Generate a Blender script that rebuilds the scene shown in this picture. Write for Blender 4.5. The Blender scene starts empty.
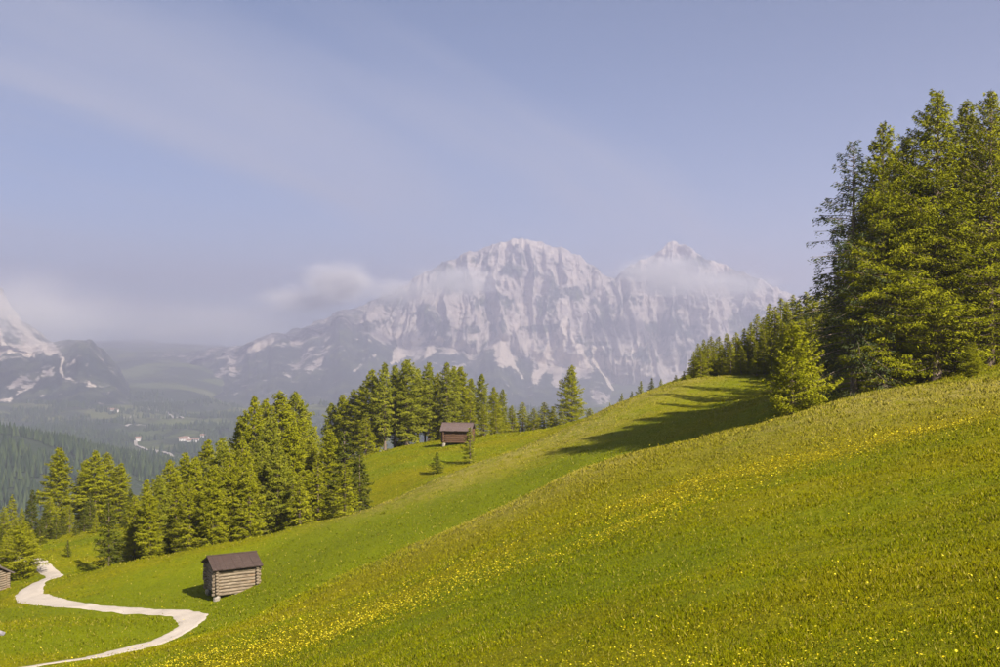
import bpy, math, random
import numpy as np

# ------------------------------------------------------------------ camera, sky, sun, exposure
S = bpy.context.scene
F = 1072.0            # focal length in pixels of the 1000 px wide picture
CX, CY = 500.0, 333.5
cam_d = bpy.data.cameras.new('camera')
cam = bpy.data.objects.new('camera', cam_d)
S.collection.objects.link(cam)
cam.location = (0, 0, 0)
cam.rotation_euler = (math.radians(90), 0, 0)
cam_d.sensor_width = 36.0
cam_d.lens = 36.0 * F / 1000.0
cam_d.clip_start = 0.1
cam_d.clip_end = 60000
S.camera = cam

SUN_EL = math.radians(37)
SUN_AZ = math.atan2(0.62, -0.78)          # from +Y towards +X
sd = (math.cos(SUN_EL) * math.sin(SUN_AZ), math.cos(SUN_EL) * math.cos(SUN_AZ), math.sin(SUN_EL))
from mathutils import Vector
sun_d = bpy.data.lights.new('sun', 'SUN')
sun = bpy.data.objects.new('sun', sun_d)
S.collection.objects.link(sun)
sun.rotation_euler = Vector(sd).to_track_quat('Z', 'Y').to_euler()
sun_d.energy = 5.0
sun_d.angle = math.radians(0.5)
sun_d.color = (1.0, 0.91, 0.78)

W = bpy.data.worlds.new('World')
S.world = W
W.use_nodes = True
wn, wl = W.node_tree.nodes, W.node_tree.links
wn.clear()
w_out = wn.new('ShaderNodeOutputWorld')
w_bg = wn.new('ShaderNodeBackground')
w_bg.inputs['Strength'].default_value = 0.05
w_sky = wn.new('ShaderNodeTexSky')
w_sky.sky_type = 'NISHITA'
w_sky.sun_disc = False
w_sky.sun_elevation = SUN_EL
w_sky.sun_rotation = SUN_AZ
w_sky.altitude = 2000
w_sky.air_density = 0.65
w_sky.dust_density = 0.3
w_sky.ozone_density = 3.2
# thin high cirrus: noise on the plane overhead
w_geo = wn.new('ShaderNodeTexCoord')
w_sep = wn.new('ShaderNodeSeparateXYZ')
wl.new(w_geo.outputs['Generated'], w_sep.inputs[0])
def wmath(op, a, b=None, c=None):
    n = wn.new('ShaderNodeMath'); n.operation = op
    for i, v in enumerate((a, b, c)):
        if v is None: continue
        if isinstance(v, (int, float)): n.inputs[i].default_value = v
        else: wl.new(v, n.inputs[i])
    return n.outputs[0]
zc = wmath('ADD', wmath('MAXIMUM', w_sep.outputs['Z'], 0.0), 0.10)
px_ = wmath('DIVIDE', w_sep.outputs['X'], zc)
py_ = wmath('DIVIDE', w_sep.outputs['Y'], zc)
w_cmb = wn.new('ShaderNodeCombineXYZ')
wl.new(px_, w_cmb.inputs[0]); wl.new(py_, w_cmb.inputs[1])
w_map = wn.new('ShaderNodeMapping'); w_map.vector_type = 'TEXTURE'
w_map.inputs['Location'].default_value = (20.0, -4.0, 0.0)
w_map.inputs['Rotation'].default_value = (0, 0, math.radians(66))
w_map.inputs['Scale'].default_value = (4.6, 1.05, 1)
wl.new(w_cmb.outputs[0], w_map.inputs[0])
w_noi = wn.new('ShaderNodeTexNoise')
w_noi.inputs['Scale'].default_value = 1.0
w_noi.inputs['Detail'].default_value = 7
w_noi.inputs['Roughness'].default_value = 0.46
w_noi.inputs['Distortion'].default_value = 0.35
wl.new(w_map.outputs[0], w_noi.inputs['Vector'])
w_mr = wn.new('ShaderNodeMapRange'); w_mr.interpolation_type = 'SMOOTHSTEP'
w_mr.inputs['From Min'].default_value = 0.475
w_mr.inputs['From Max'].default_value = 0.74
w_mr.inputs['To Max'].default_value = 0.66
wl.new(w_noi.outputs[0], w_mr.inputs['Value'])
w_mix = wn.new('ShaderNodeMix'); w_mix.data_type = 'RGBA'
wl.new(w_mr.outputs[0], w_mix.inputs['Factor'])
wl.new(w_sky.outputs[0], w_mix.inputs['A'])
w_mix.inputs['B'].default_value = (4.9, 4.9, 5.6, 1)
wl.new(w_mix.outputs['Result'], w_bg.inputs['Color'])
wl.new(w_bg.outputs[0], w_out.inputs[0])

S.view_settings.view_transform = 'Standard'
S.view_settings.look = 'None'
S.view_settings.gamma = 1.0
S.view_settings.exposure = 1.3
S.view_settings.use_curve_mapping = False
S.render.engine = 'CYCLES'
S.cycles.max_bounces = 8
S.cycles.transparent_max_bounces = 8
S.cycles.volume_bounces = 1
S.cycles.use_adaptive_sampling = True
S.cycles.adaptive_threshold = 0.015

R = np.random.default_rng(7)
random.seed(7)
COL = S.collection

# ------------------------------------------------------------------ noise and mesh helpers
_perm = np.random.default_rng(11).permutation(512)
_perm = np.concatenate([_perm, _perm, _perm])
_g3 = np.random.default_rng(12).normal(size=(512, 3)); _g3 /= np.linalg.norm(_g3, axis=1)[:, None]

def perlin(x, y, z=0.0):
    x, y, z = np.broadcast_arrays(np.asarray(x, float), np.asarray(y, float), np.asarray(z, float))
    xi = np.floor(x).astype(int); yi = np.floor(y).astype(int); zi = np.floor(z).astype(int)
    xf, yf, zf = x - xi, y - yi, z - zi
    f = lambda t: t * t * t * (t * (t * 6 - 15) + 10)
    u, v, w = f(xf), f(yf), f(zf)
    def g(i, j, k):
        h = _perm[(_perm[(_perm[(xi + i) & 511] + yi + j) & 511] + zi + k) & 511]
        gr = _g3[h]
        return gr[..., 0] * (xf - i) + gr[..., 1] * (yf - j) + gr[..., 2] * (zf - k)
    l = lambda a, b, t: a + t * (b - a)
    return l(l(l(g(0, 0, 0), g(1, 0, 0), u), l(g(0, 1, 0), g(1, 1, 0), u), v),
             l(l(g(0, 0, 1), g(1, 0, 1), u), l(g(0, 1, 1), g(1, 1, 1), u), v), w) * 1.6

def fbm(x, y, z=0.0, o=4, gain=0.5):
    t, a = 0, 1.0
    x, y, z = np.asarray(x, float), np.asarray(y, float), np.asarray(z, float)
    for i in range(o):
        t = t + a * perlin(x * 2 ** i + 17.3 * i, y * 2 ** i + 9.1 * i, z * 2 ** i + 3.7 * i); a *= gain
    return t

def ridged(x, y, z=0.0, o=4, gain=0.5):
    t, a = 0, 1.0
    x, y, z = np.asarray(x, float), np.asarray(y, float), np.asarray(z, float)
    for i in range(o):
        t = t + a * (1 - np.abs(perlin(x * 2.03 ** i + 7.3 * i, y * 2.03 ** i + 5.1 * i, z * 2.03 ** i + 1.7 * i)) * 2); a *= gain
    return t

def smooth(a, b, x):
    t = np.clip((x - a) / (b - a), 0, 1)
    return t * t * (3 - 2 * t)

def make_mesh(name, verts, faces, mats, attrs=None, shade_smooth=False, mat_idx=None):
    """verts Nx3, faces Mx3 or Mx4 (or a list of such arrays) -> mesh data"""
    me = bpy.data.meshes.new(name)
    verts = np.asarray(verts, np.float32)
    if not isinstance(faces, list): faces = [faces]
    faces = [np.asarray(f, np.int32) for f in faces if len(f)]
    me.vertices.add(len(verts)); me.vertices.foreach_set('co', verts.ravel())
    nl = sum(f.size for f in faces); npoly = sum(len(f) for f in faces)
    me.loops.add(nl); me.polygons.add(npoly)
    me.loops.foreach_set('vertex_index', np.concatenate([f.ravel() for f in faces]))
    tot = np.concatenate([np.full(len(f), f.shape[1], np.int32) for f in faces])
    start = np.concatenate([[0], np.cumsum(tot)[:-1]]).astype(np.int32)
    me.polygons.foreach_set('loop_start', start)
    me.polygons.foreach_set('loop_total', tot)
    if not isinstance(mats, (list, tuple)): mats = [mats]
    for m in mats: me.materials.append(m)
    if mat_idx is not None: me.polygons.foreach_set('material_index', np.asarray(mat_idx, np.int32))
    me.polygons.foreach_set('use_smooth', np.full(npoly, bool(shade_smooth)))
    for k, v in (attrs or {}).items():
        v = np.asarray(v, np.float32)
        if v.ndim == 1:
            a = me.attributes.new(k, 'FLOAT', 'POINT'); a.data.foreach_set('value', v)
        else:
            a = me.attributes.new(k, 'FLOAT_VECTOR', 'POINT'); a.data.foreach_set('vector', v.ravel())
    me.update()
    return me

def link(name, data, parent=None, loc=None, rot=None, **props):
    o = bpy.data.objects.new(name, data)
    COL.objects.link(o)
    if parent is not None: o.parent = parent
    if loc is not None: o.location = loc
    if rot is not None: o.rotation_euler = rot
    for k, v in props.items(): o[k] = v
    return o

def grid_faces(nr, nc):
    i = np.arange(nr - 1)[:, None] * nc + np.arange(nc - 1)[None, :]
    return np.stack([i, i + 1, i + nc + 1, i + nc], -1).reshape(-1, 4)

# ------------------------------------------------------------------ material helpers
class NT:
    def __init__(self, name):
        self.m = bpy.data.materials.new(name); self.m.use_nodes = True
        self.n, self.l = self.m.node_tree.nodes, self.m.node_tree.links
        self.n.clear(); self.out = self.n.new('ShaderNodeOutputMaterial')
    def put(self, sock, v):
        if v is None: return
        if hasattr(v, 'is_linked'): self.l.new(v, sock)
        else:
            if isinstance(v, tuple) and len(v) == 3 and sock.type == 'RGBA': v = v + (1,)
            sock.default_value = v
    def node(self, typ, props=None, **ins):
        nd = self.n.new(typ)
        for k, v in (props or {}).items(): setattr(nd, k, v)
        for k, v in ins.items(): self.put(nd.inputs[k.replace('_', ' ')], v)
        return nd
    def math(self, op, a, b=None, c=None):
        nd = self.n.new('ShaderNodeMath'); nd.operation = op
        for i, v in enumerate((a, b, c)):
            if v is not None: self.put(nd.inputs[i], v)
        return nd.outputs[0]
    def mix(self, f, a, b, blend='MIX'):
        nd = self.n.new('ShaderNodeMix'); nd.data_type = 'RGBA'; nd.blend_type = blend
        self.put(nd.inputs['Factor'], f); self.put(nd.inputs['A'], a); self.put(nd.inputs['B'], b)
        return nd.outputs['Result']
    def rng(self, v, a, b, lo=0.0, hi=1.0):
        nd = self.node('ShaderNodeMapRange', Value=v, From_Min=a, From_Max=b, To_Min=lo, To_Max=hi)
        return nd.outputs[0]
    def noise(self, vec, scale, detail=4, rough=0.55, dist=0.0):
        nd = self.node('ShaderNodeTexNoise', Vector=vec, Scale=scale, Detail=detail, Roughness=rough, Distortion=dist)
        return nd.outputs[0]
    def attr(self, name, vec=False):
        nd = self.n.new('ShaderNodeAttribute'); nd.attribute_name = name
        return nd.outputs['Vector' if vec else 'Fac']
    def pos(self):
        return self.node('ShaderNodeNewGeometry').outputs['Position']
    def obj(self):
        return self.node('ShaderNodeTexCoord').outputs['Object']
    def scale(self, vec, s):
        nd = self.node('ShaderNodeVectorMath', {'operation': 'MULTIPLY'})
        self.put(nd.inputs[0], vec); nd.inputs[1].default_value = s
        return nd.outputs[0]
    def bump(self, h, strength, dist):
        return self.node('ShaderNodeBump', Height=h, Strength=strength, Distance=dist).outputs[0]
    def bsdf(self, col, rough=0.9, normal=None, spec=0.2):
        b = self.node('ShaderNodeBsdfPrincipled')
        self.put(b.inputs['Base Color'], col); self.put(b.inputs['Roughness'], rough)
        b.inputs['Specular IOR Level'].default_value = spec
        if normal is not None: self.put(b.inputs['Normal'], normal)
        self.l.new(b.outputs[0], self.out.inputs[0])
        return self.m
    def soft_normal(self, base, k):
        # a thin blade or needle tuft scatters light like the soft mass round it: bend the face normal towards it
        g = self.node('ShaderNodeNewGeometry').outputs['Normal']
        a = self.node('ShaderNodeVectorMath', {'operation': 'SCALE'}); self.put(a.inputs[0], base); a.inputs['Scale'].default_value = k
        b = self.node('ShaderNodeVectorMath', {'operation': 'ADD'}); self.l.new(g, b.inputs[0]); self.l.new(a.outputs[0], b.inputs[1])
        c = self.node('ShaderNodeVectorMath', {'operation': 'NORMALIZE'}); self.l.new(b.outputs[0], c.inputs[0])
        return c.outputs[0]
    def leaf(self, col, trans, tcol_gain=(1.2, 1.15, 0.6), normal=None):
        d = self.node('ShaderNodeBsdfDiffuse'); self.put(d.inputs[0], col)
        t = self.node('ShaderNodeBsdfTranslucent')
        if normal is not None: self.put(d.inputs['Normal'], normal); self.put(t.inputs['Normal'], normal)
        self.put(t.inputs[0], self.mix(1.0, col, tcol_gain, 'MULTIPLY'))
        mx = self.node('ShaderNodeMixShader'); mx.inputs[0].default_value = trans
        self.l.new(d.outputs[0], mx.inputs[1]); self.l.new(t.outputs[0], mx.inputs[2])
        self.l.new(mx.outputs[0], self.out.inputs[0])
        return self.m

GRASS_A = (0.168, 0.166, 0.002)
GRASS_B = (0.145, 0.155, 0.0022)
GRASS_C = (0.19, 0.168, 0.004)

def mat_meadow():
    t = NT('meadow_grass_ground'); p = t.pos()
    n1 = t.noise(p, 0.06, 4); n2 = t.noise(p, 0.9, 5, 0.65); n3 = t.noise(t.scale(p, (1, 1, 0.4)), 2.6, 5, 0.75)
    c = t.mix(t.rng(n1, 0.35, 0.65), GRASS_B, GRASS_A)
    c = t.mix(t.rng(n2, 0.45, 0.68, 0, 0.8), c, GRASS_C)
    c = t.mix(t.rng(n3, 0.44, 0.60, 0.0, 0.7), c, (0.08, 0.085, 0.002))
    c = t.mix(t.rng(t.attr('lush'), 0.0, 1.0, 0.0, 0.7), c, (0.110, 0.137, 0.003))
    c = t.mix(t.rng(t.attr('lush'), 0.0, -1.0, 0.0, 0.5), c, (0.180, 0.152, 0.004))
    dry = t.math('MULTIPLY', t.attr('dry'), t.rng(n2, 0.35, 0.6))
    c = t.mix(t.math('MULTIPLY', dry, 0.8), c, (0.24, 0.20, 0.06))
    h = t.math('ADD', t.math('MULTIPLY', n2, 0.6), n3)
    return t.bsdf(c, 0.95, t.bump(h, 0.8, 0.12), 0.05)

def mat_blade():
    t = NT('grass_blades')
    r = t.attr('rnd'); dry = t.attr('dry')
    n1 = t.noise(t.pos(), 0.06, 4)
    c = t.mix(t.rng(n1, 0.35, 0.65), (0.145, 0.156, 0.002), (0.185, 0.182, 0.0022))
    c = t.mix(t.rng(r, 0.4, 1.0), c, (0.225, 0.195, 0.006))
    c = t.mix(t.rng(r, 0.25, 0.0), c, (0.08, 0.105, 0.003))
    c = t.mix(t.rng(t.attr('lush'), 0.0, 1.0, 0.0, 0.7), c, (0.112, 0.140, 0.003))
    c = t.mix(t.rng(t.attr('lush'), 0.0, -1.0, 0.0, 0.5), c, (0.185, 0.157, 0.005))
    c = t.mix(t.math('MULTIPLY', dry, 0.8), c, (0.34, 0.28, 0.06))
    return t.leaf(c, 0.15, (1.2, 1.15, 0.6), t.soft_normal((0.0, 0.0, 1.0), 2.0))

def mat_flower():
    t = NT('yellow_petals')
    c = t.mix(t.attr('rnd'), (0.60, 0.46, 0.010), (0.68, 0.60, 0.05))
    return t.leaf(c, 0.25, (1, 1, 1))

def mat_foliage(name, dark, mid, light, trans=0.32, soft=True):
    t = NT(name)
    r = t.attr('rnd')
    oi = t.node('ShaderNodeObjectInfo').outputs['Random']
    c = t.mix(t.rng(r, 0.0, 0.5), dark, mid)
    c = t.mix(t.rng(r, 0.5, 1.0), c, light)
    c = t.mix(t.rng(oi, 0, 1, 0.0, 0.35), c, tuple(v * 0.62 for v in mid))
    if not soft: return t.leaf(c, trans)
    vt = t.node('ShaderNodeVectorTransform', {'vector_type': 'NORMAL', 'convert_from': 'OBJECT', 'convert_to': 'WORLD'})
    t.l.new(t.attr('nrm', True), vt.inputs[0])
    return t.leaf(c, trans, (1.2, 1.15, 0.6), t.soft_normal(vt.outputs[0], 1.1))

def mat_bark(name='bark', c1=(0.10, 0.075, 0.055), c2=(0.22, 0.17, 0.13)):
    t = NT(name); p = t.obj()
    n = t.noise(t.scale(p, (4, 4, 0.8)), 3.0, 5, 0.7)
    return t.bsdf(t.mix(t.rng(n, 0.35, 0.65), c1, c2), 0.95, t.bump(n, 0.7, 0.05), 0.1)

def mat_wood(name, c1, c2, c3):
    t = NT(name); p = t.obj()
    oi = t.node('ShaderNodeObjectInfo').outputs['Random']
    add = t.node('ShaderNodeVectorMath', {'operation': 'ADD'})
    t.l.new(p, add.inputs[0]); t.l.new(oi, add.inputs[1])
    n = t.noise(t.scale(add.outputs[0], (0.9, 7, 7)), 2.0, 6, 0.65, 0.4)
    n2 = t.noise(t.scale(add.outputs[0], (0.7, 0.8, 0.8)), 1.5, 3)
    c = t.mix(t.rng(n, 0.35, 0.68), c1, c2)
    c = t.mix(t.rng(n2, 0.50, 0.72, 0, 0.8), c, c3)
    c = t.mix(t.rng(oi, 0, 1, 0, 0.35), c, tuple(v * 0.55 for v in c2))
    return t.bsdf(c, 0.85, t.bump(n, 0.5, 0.03), 0.15)

def mat_simple(name, c1, c2, scale, bump=0.4, bd=0.05, rough=0.9):
    t = NT(name); p = t.pos()
    n = t.noise(p, scale, 5, 0.6)
    return t.bsdf(t.mix(t.rng(n, 0.32, 0.68), c1, c2), rough, t.bump(n, bump, bd), 0.15)

# ------------------------------------------------------------------ near terrain: a thin-plate surface through surveyed points
def P(px, py, d):
    return ((px - CX) / F * d, d, -(py - CY) / F * d)

# ground hidden just behind the two crests: below the line of sight over them
HID = [P(a, b, d)[:2] + (P(a, b, d)[2] - dz,) for a, b, d, dz in (
    (760, 434, 91, 1.2), (700, 447, 90, 1.6), (600, 465, 88, 2.0), (540, 488, 87, 2.1), (470, 522, 84, 2.0), (400, 552, 82, 1.7), (350, 572, 80, 1.6), (300, 594, 78, 1.4),
    (640, 393, 157, 1.5), (600, 410, 151, 1.6), (540, 440, 141, 1.6), (470, 463, 135, 1.6), (400, 495, 131, 1.7), (300, 527, 126, 1.6), (200, 548, 122, 1.5), (120, 563, 120, 1.2))]
CTRL = [P(*a) for a in [
    # the slope the camera stands on
    (1000, 667, 12), (1000, 560, 19), (1000, 470, 33), (1000, 410, 52), (1000, 386, 64), (1000, 370, 82),
    (880, 667, 13), (880, 560, 22), (880, 470, 38), (880, 410, 60), (890, 389, 71),
    (760, 667, 15), (760, 580, 22), (760, 500, 36), (770, 452, 56), (800, 420, 77),
    (640, 667, 17.5), (640, 590, 26), (640, 520, 41), (640, 470, 62), (660, 453, 77),
    (520, 667, 21), (520, 600, 32), (520, 540, 50), (520, 500, 72),
    (400, 667, 26.5), (400, 610, 41), (400, 565, 60), (400, 552, 69),
    (300, 667, 35), (300, 630, 48), (300, 594, 66),
    (220, 667, 43), (225, 630, 63), (140, 650.5, 61), (60, 673, 53),
    (590, 468, 75), (460, 527, 71), (350, 572, 68), (715, 446, 77),
    # hollow behind it
    (600, 457, 104), (600, 432, 120), (700, 424, 108), (700, 402, 126), (540, 478, 104), (540, 459, 117),
    (470, 507, 100), (470, 484, 112), (430, 529, 94), (400, 520, 104), (350, 557, 91), (350, 531, 105),
    (300, 573, 91), (300, 546, 103), (250, 598, 88), (250, 560, 104), (231, 592, 93),
    (760, 402, 108), (770, 392, 125),
    # second ridge crest, falling to the left
    (690, 378, 150), (640, 393, 142), (600, 410, 135), (540, 440, 128), (470, 463, 122), (400, 495, 118),
    (300, 527, 113), (200, 548, 110), (120, 563, 110), (88, 573, 109),
    # track and lower meadow
    (20, 667, 72), (70, 661, 74), (120, 652, 77), (160, 642, 80), (192, 622, 85), (140, 612, 91), (100, 609, 94),
    (60, 605, 98), (35, 598, 102), (40, 584, 110), (52, 576, 115), (45, 570, 121), (0, 630, 84), (0, 592, 112),
    (90, 630, 84), (-60, 660, 78), (-60, 600, 115), (-120, 600, 120),
    (150, 585, 100), (90, 590, 103), (200, 590, 96), (170, 600, 93),
    # beyond the ridge
    (60, 556, 126), (60, 543, 142), (20, 540, 152), (110, 528, 160), (200, 512, 150), (270, 498, 150), (350, 466, 162),
    (400, 470, 148), (380, 451, 175), (430, 446, 172), (460, 443, 167), (500, 440, 165), (540, 433, 168), (420, 480, 135),
    (590, 425, 190), (500, 435, 195), (400, 455, 205), (640, 395, 180), (300, 490, 190), (150, 525, 190), (0, 540, 190),
    # right-hand wood
    (740, 377, 150), (780, 374, 150), (840, 374, 118), (850, 384, 95), (900, 360, 100), (940, 352, 100), (980, 362, 92),
    (900, 350, 150), (1050, 330, 120), (1080, 345, 90), (800, 360, 190), (900, 340, 200), (1080, 395, 52),
    (700, 372, 190),
]] + [(0, 0, -2.3), (5, 0, -0.6), (-8, 2, -5.4), (-30, 10, -14), (0, -25, 1.0), (30, -20, 11), (40, 10, 10.5), (-45, 30, -22),
      (-60, -10, -22), (70, 40, 14), (75, 90, 10), (-80, 60, -28), (-70, 20, -26), (25, 8, 5.2)] + HID + \
    [P(a, 0, 230)[:2] + (z,) for a, z in ((-100, -62), (100, -52), (250, -45), (400, -36), (550, -32), (700, -20), (850, -4), (1000, 4))] + \
    [P(a, 0, 270)[:2] + (z,) for a, z in ((-100, -88), (100, -75), (250, -66), (400, -56), (550, -48), (700, -38), (850, -25), (1000, -15))]
CTRL = np.array(CTRL)
_S = 60.0
def _tps_fit(pts, lam):
    A = pts[:, :2] / _S
    d2 = ((A[:, None] - A[None]) ** 2).sum(-1)
    K = 0.5 * d2 * np.log(d2 + 1e-12)
    n = len(A); Q = np.concatenate([np.ones((n, 1)), A], 1)
    w = lam * np.clip(pts[:, 1], 15, 200) / 80.0
    M = np.zeros((n + 3, n + 3)); M[:n, :n] = K + np.diag(w); M[:n, n:] = Q; M[n:, :n] = Q.T
    return A, np.linalg.solve(M, np.concatenate([pts[:, 2], np.zeros(3)]))
_TA, _TW = _tps_fit(CTRL, 0.0015)

def ground_smooth(x, y):
    x = np.asarray(x, float); y = np.asarray(y, float)
    sh = np.broadcast(x, y).shape
    q = np.stack([np.broadcast_to(x, sh).ravel(), np.broadcast_to(y, sh).ravel()], 1) / _S
    out = np.empty(len(q))
    for i in range(0, len(q), 40000):
        b = q[i:i + 40000]
        d2 = ((b[:, None] - _TA[None]) ** 2).sum(-1)
        out[i:i + 40000] = (0.5 * d2 * np.log(d2 + 1e-12)) @ _TW[:-3] + _TW[-3] + b @ _TW[-2:]
    return out.reshape(sh)

# tabulated on the mesh grid, so everything that stands on the ground meets the mesh itself
GX0, GX1, GY0, GY1, GS = -135.0, 135.0, -30.0, 272.0, 0.75
_gx = np.arange(GX0, GX1 + 1e-6, GS); _gy = np.arange(GY0, GY1 + 1e-6, GS)
_X, _Y = np.meshgrid(_gx, _gy)
_cx = np.arange(GX0, GX1 + 3.1, 3.0); _cy = np.arange(GY0, GY1 + 3.1, 3.0)
_CXm, _CYm = np.meshgrid(_cx, _cy)
_Zc = ground_smooth(_CXm, _CYm)
def _cubic(tab, fx, fy):
    # Catmull-Rom on the coarse table
    def wts(t):
        return [-.5 * t + t * t - .5 * t ** 3, 1 - 2.5 * t * t + 1.5 * t ** 3, .5 * t + 2 * t * t - 1.5 * t ** 3, -.5 * t * t + .5 * t ** 3]
    ix = np.clip(np.floor(fx).astype(int), 1, tab.shape[1] - 3); iy = np.clip(np.floor(fy).astype(int), 1, tab.shape[0] - 3)
    wx, wy = wts(fx - ix), wts(fy - iy)
    r = 0
    for j in range(4):
        for i in range(4): r = r + tab[iy + j - 1, ix + i - 1] * wx[i] * wy[j]
    return r
_Z = _cubic(_Zc, (_X - GX0) / 3.0, (_Y - GY0) / 3.0)
_near = smooth(6, 30, np.hypot(_X, _Y))
_Z = _Z + fbm(_X / 9.0, _Y / 9.0, 3.1, 4) * 0.22 * _near + fbm(_X / 2.2, _Y / 2.2, 8.1, 2) * 0.05

def ground(x, y):
    x = np.asarray(x, float); y = np.asarray(y, float)
    fx = np.clip((x - GX0) / GS, 0, len(_gx) - 1.001); fy = np.clip((y - GY0) / GS, 0, len(_gy) - 1.001)
    ix, iy = fx.astype(int), fy.astype(int); tx, ty = fx - ix, fy - iy
    return (_Z[iy, ix] * (1 - tx) * (1 - ty) + _Z[iy, ix + 1] * tx * (1 - ty) + _Z[iy + 1, ix] * (1 - tx) * ty + _Z[iy + 1, ix + 1] * tx * ty)

def ray_ground(px, py, d0=5.0, d1=260.0):
    """first point of the meadow on the ray through a pixel"""
    d = np.linspace(d0, d1, 1400)
    x = (px - CX) / F * d; z = -(py - CY) / F * d
    hit = np.nonzero(z < ground(x, d))[0]
    k = hit[0] if len(hit) else len(d) - 1
    return (x[k], d[k], float(ground(x[k], d[k])))

# track
TRACK = [(-40, 676, 69), (20, 667, 72), (70, 660.5, 74.5), (120, 651, 77.5), (160, 641, 80.5), (184, 631, 83), (193, 622, 85.2), (184, 615.5, 87.5), (160, 612.5, 89.5),
         (125, 610.5, 92), (90, 608, 94.7), (60, 605, 97.8), (36, 599.5, 101.5), (30, 593, 105), (38, 585, 110), (52, 578, 114.5), (54, 573, 118), (44, 569.5, 122), (34, 567, 126), (10, 566, 131), (-20, 566, 134)]
def catmull(pts, n=14):
    pts = [np.array(p, float) for p in pts]
    pts = [2 * pts[0] - pts[1]] + pts + [2 * pts[-1] - pts[-2]]
    out = []
    for i in range(1, len(pts) - 2):
        a, b, c, d = pts[i - 1:i + 3]
        for t in np.linspace(0, 1, n, endpoint=False):
            out.append(0.5 * (2 * b + (c - a) * t + (2 * a - 5 * b + 4 * c - d) * t * t + (3 * b - a - 3 * c + d) * t ** 3))
    out.append(pts[-2])
    return np.array(out)
_tr = catmull([P(*a)[:2] for a in TRACK], 16)
def dist_to_track(x, y):
    d = np.full(np.shape(x), 1e9)
    for p in _tr[::4]:
        d = np.minimum(d, np.hypot(x - p[0], y - p[1]))
    return d

# dry, seeding grass grows along the crests
def dry_mask(x, y):
    m = np.zeros(np.broadcast(x, y).shape)
    for (px, py, d), rad in (((560, 437, 127), 9), ((500, 455, 124), 9), ((440, 480, 119), 8), ((620, 403, 137), 9), ((660, 388, 144), 9), ((380, 502, 116), 6),
                             ((560, 484, 72), 8), ((640, 457, 76), 9), ((700, 437, 77), 9), ((880, 395, 66), 12), ((960, 388, 64), 12), ((480, 520, 68), 6)):
        X0, Y0, _ = P(px, py, d)
        m = np.maximum(m, np.exp(-((x - X0) ** 2 + (y - Y0) ** 2) / rad ** 2))
    return m

def lush_mask(x, y):
    """+1 fresh green, -1 sun-bleached: streaks along the contours, greener in the hollow and the lower meadow"""
    s_ = 1.5 * fbm(x / 34, (y - 0.25 * x) / 7.5, 2.7, 4) + 0.6 * fbm(x / 3.0, y / 3.0, 1.1, 3)
    low = np.zeros(np.broadcast(x, y).shape)
    for (px, py, d), rad, k in (((90, 632, 84), 16, 0.9), ((330, 545, 98), 13, 0.7), ((440, 505, 104), 12, 0.7), ((560, 470, 108), 12, 0.6), ((250, 575, 97), 12, 0.7), ((520, 592, 33), 6, 0.9), ((600, 575, 31), 5, 0.6),
                                ((560, 500, 62), 9, -0.8), ((450, 560, 58), 8, -0.6), ((700, 450, 66), 12, -0.8), ((860, 405, 62), 12, -0.7), ((600, 412, 134), 10, -0.7), ((660, 388, 143), 10, -0.6), ((480, 462, 122), 8, -0.6), ((320, 610, 56), 7, -0.5)):
        X0, Y0, _ = P(px, py, d)
        low = low + k * np.exp(-((x - X0) ** 2 + (y - Y0) ** 2) / rad ** 2)
    return np.clip(0.75 * s_ + low, -1, 1)

M_MEADOW = mat_meadow()
dryv = dry_mask(_X, _Y).ravel()
me = make_mesh('meadow', np.stack([_X, _Y, _Z], -1).reshape(-1, 3), grid_faces(len(_gy), len(_gx)), M_MEADOW, {'dry': dryv, 'lush': lush_mask(_X, _Y).ravel()}, True)
link('meadow', me, kind='structure', label='sloping green alpine meadow with hollows and crests')

# gravel track, draped 5 cm over the ground
M_GRAVEL = mat_simple('pale_gravel', (0.39, 0.34, 0.285), (0.45, 0.395, 0.335), 0.8, 0.25, 0.02)
tv, NW = [], 9
tan = np.gradient(_tr, axis=0); tan /= np.linalg.norm(tan, axis=1)[:, None]
nor = np.stack([-tan[:, 1], tan[:, 0]], 1)
for i, p in enumerate(_tr):
    s = i / len(_tr)
    w = 0.95 + 0.55 * math.exp(-((s - 0.60) / 0.07) ** 2) + 0.35 * math.exp(-((s - 0.31) / 0.04) ** 2) - (0.45 if s < 0.12 else 0)
    wl_ = w + 0.25 * float(fbm(i * 0.13, 0.5, 0.2, 3)); wr_ = w + 0.25 * float(fbm(i * 0.13, 7.5, 0.2, 3))
    for k in range(NW):
        t = k / (NW - 1)
        q = p + nor[i] * (-wl_ + (wl_ + wr_) * t)
        tv.append((q[0], q[1], float(ground(q[0], q[1])) + (0.055 if 0 < k < NW - 1 else -0.03)))
link('gravel_track', make_mesh('gravel_track', tv, grid_faces(len(_tr), NW), M_GRAVEL, None, True), kind='structure', label='pale gravel track winding through the lower meadow')

# ------------------------------------------------------------------ far land: valley, mountains
def interp(x, pts):
    a = np.array(pts, float)
    return np.interp(x, a[:, 0], a[:, 1])

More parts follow.
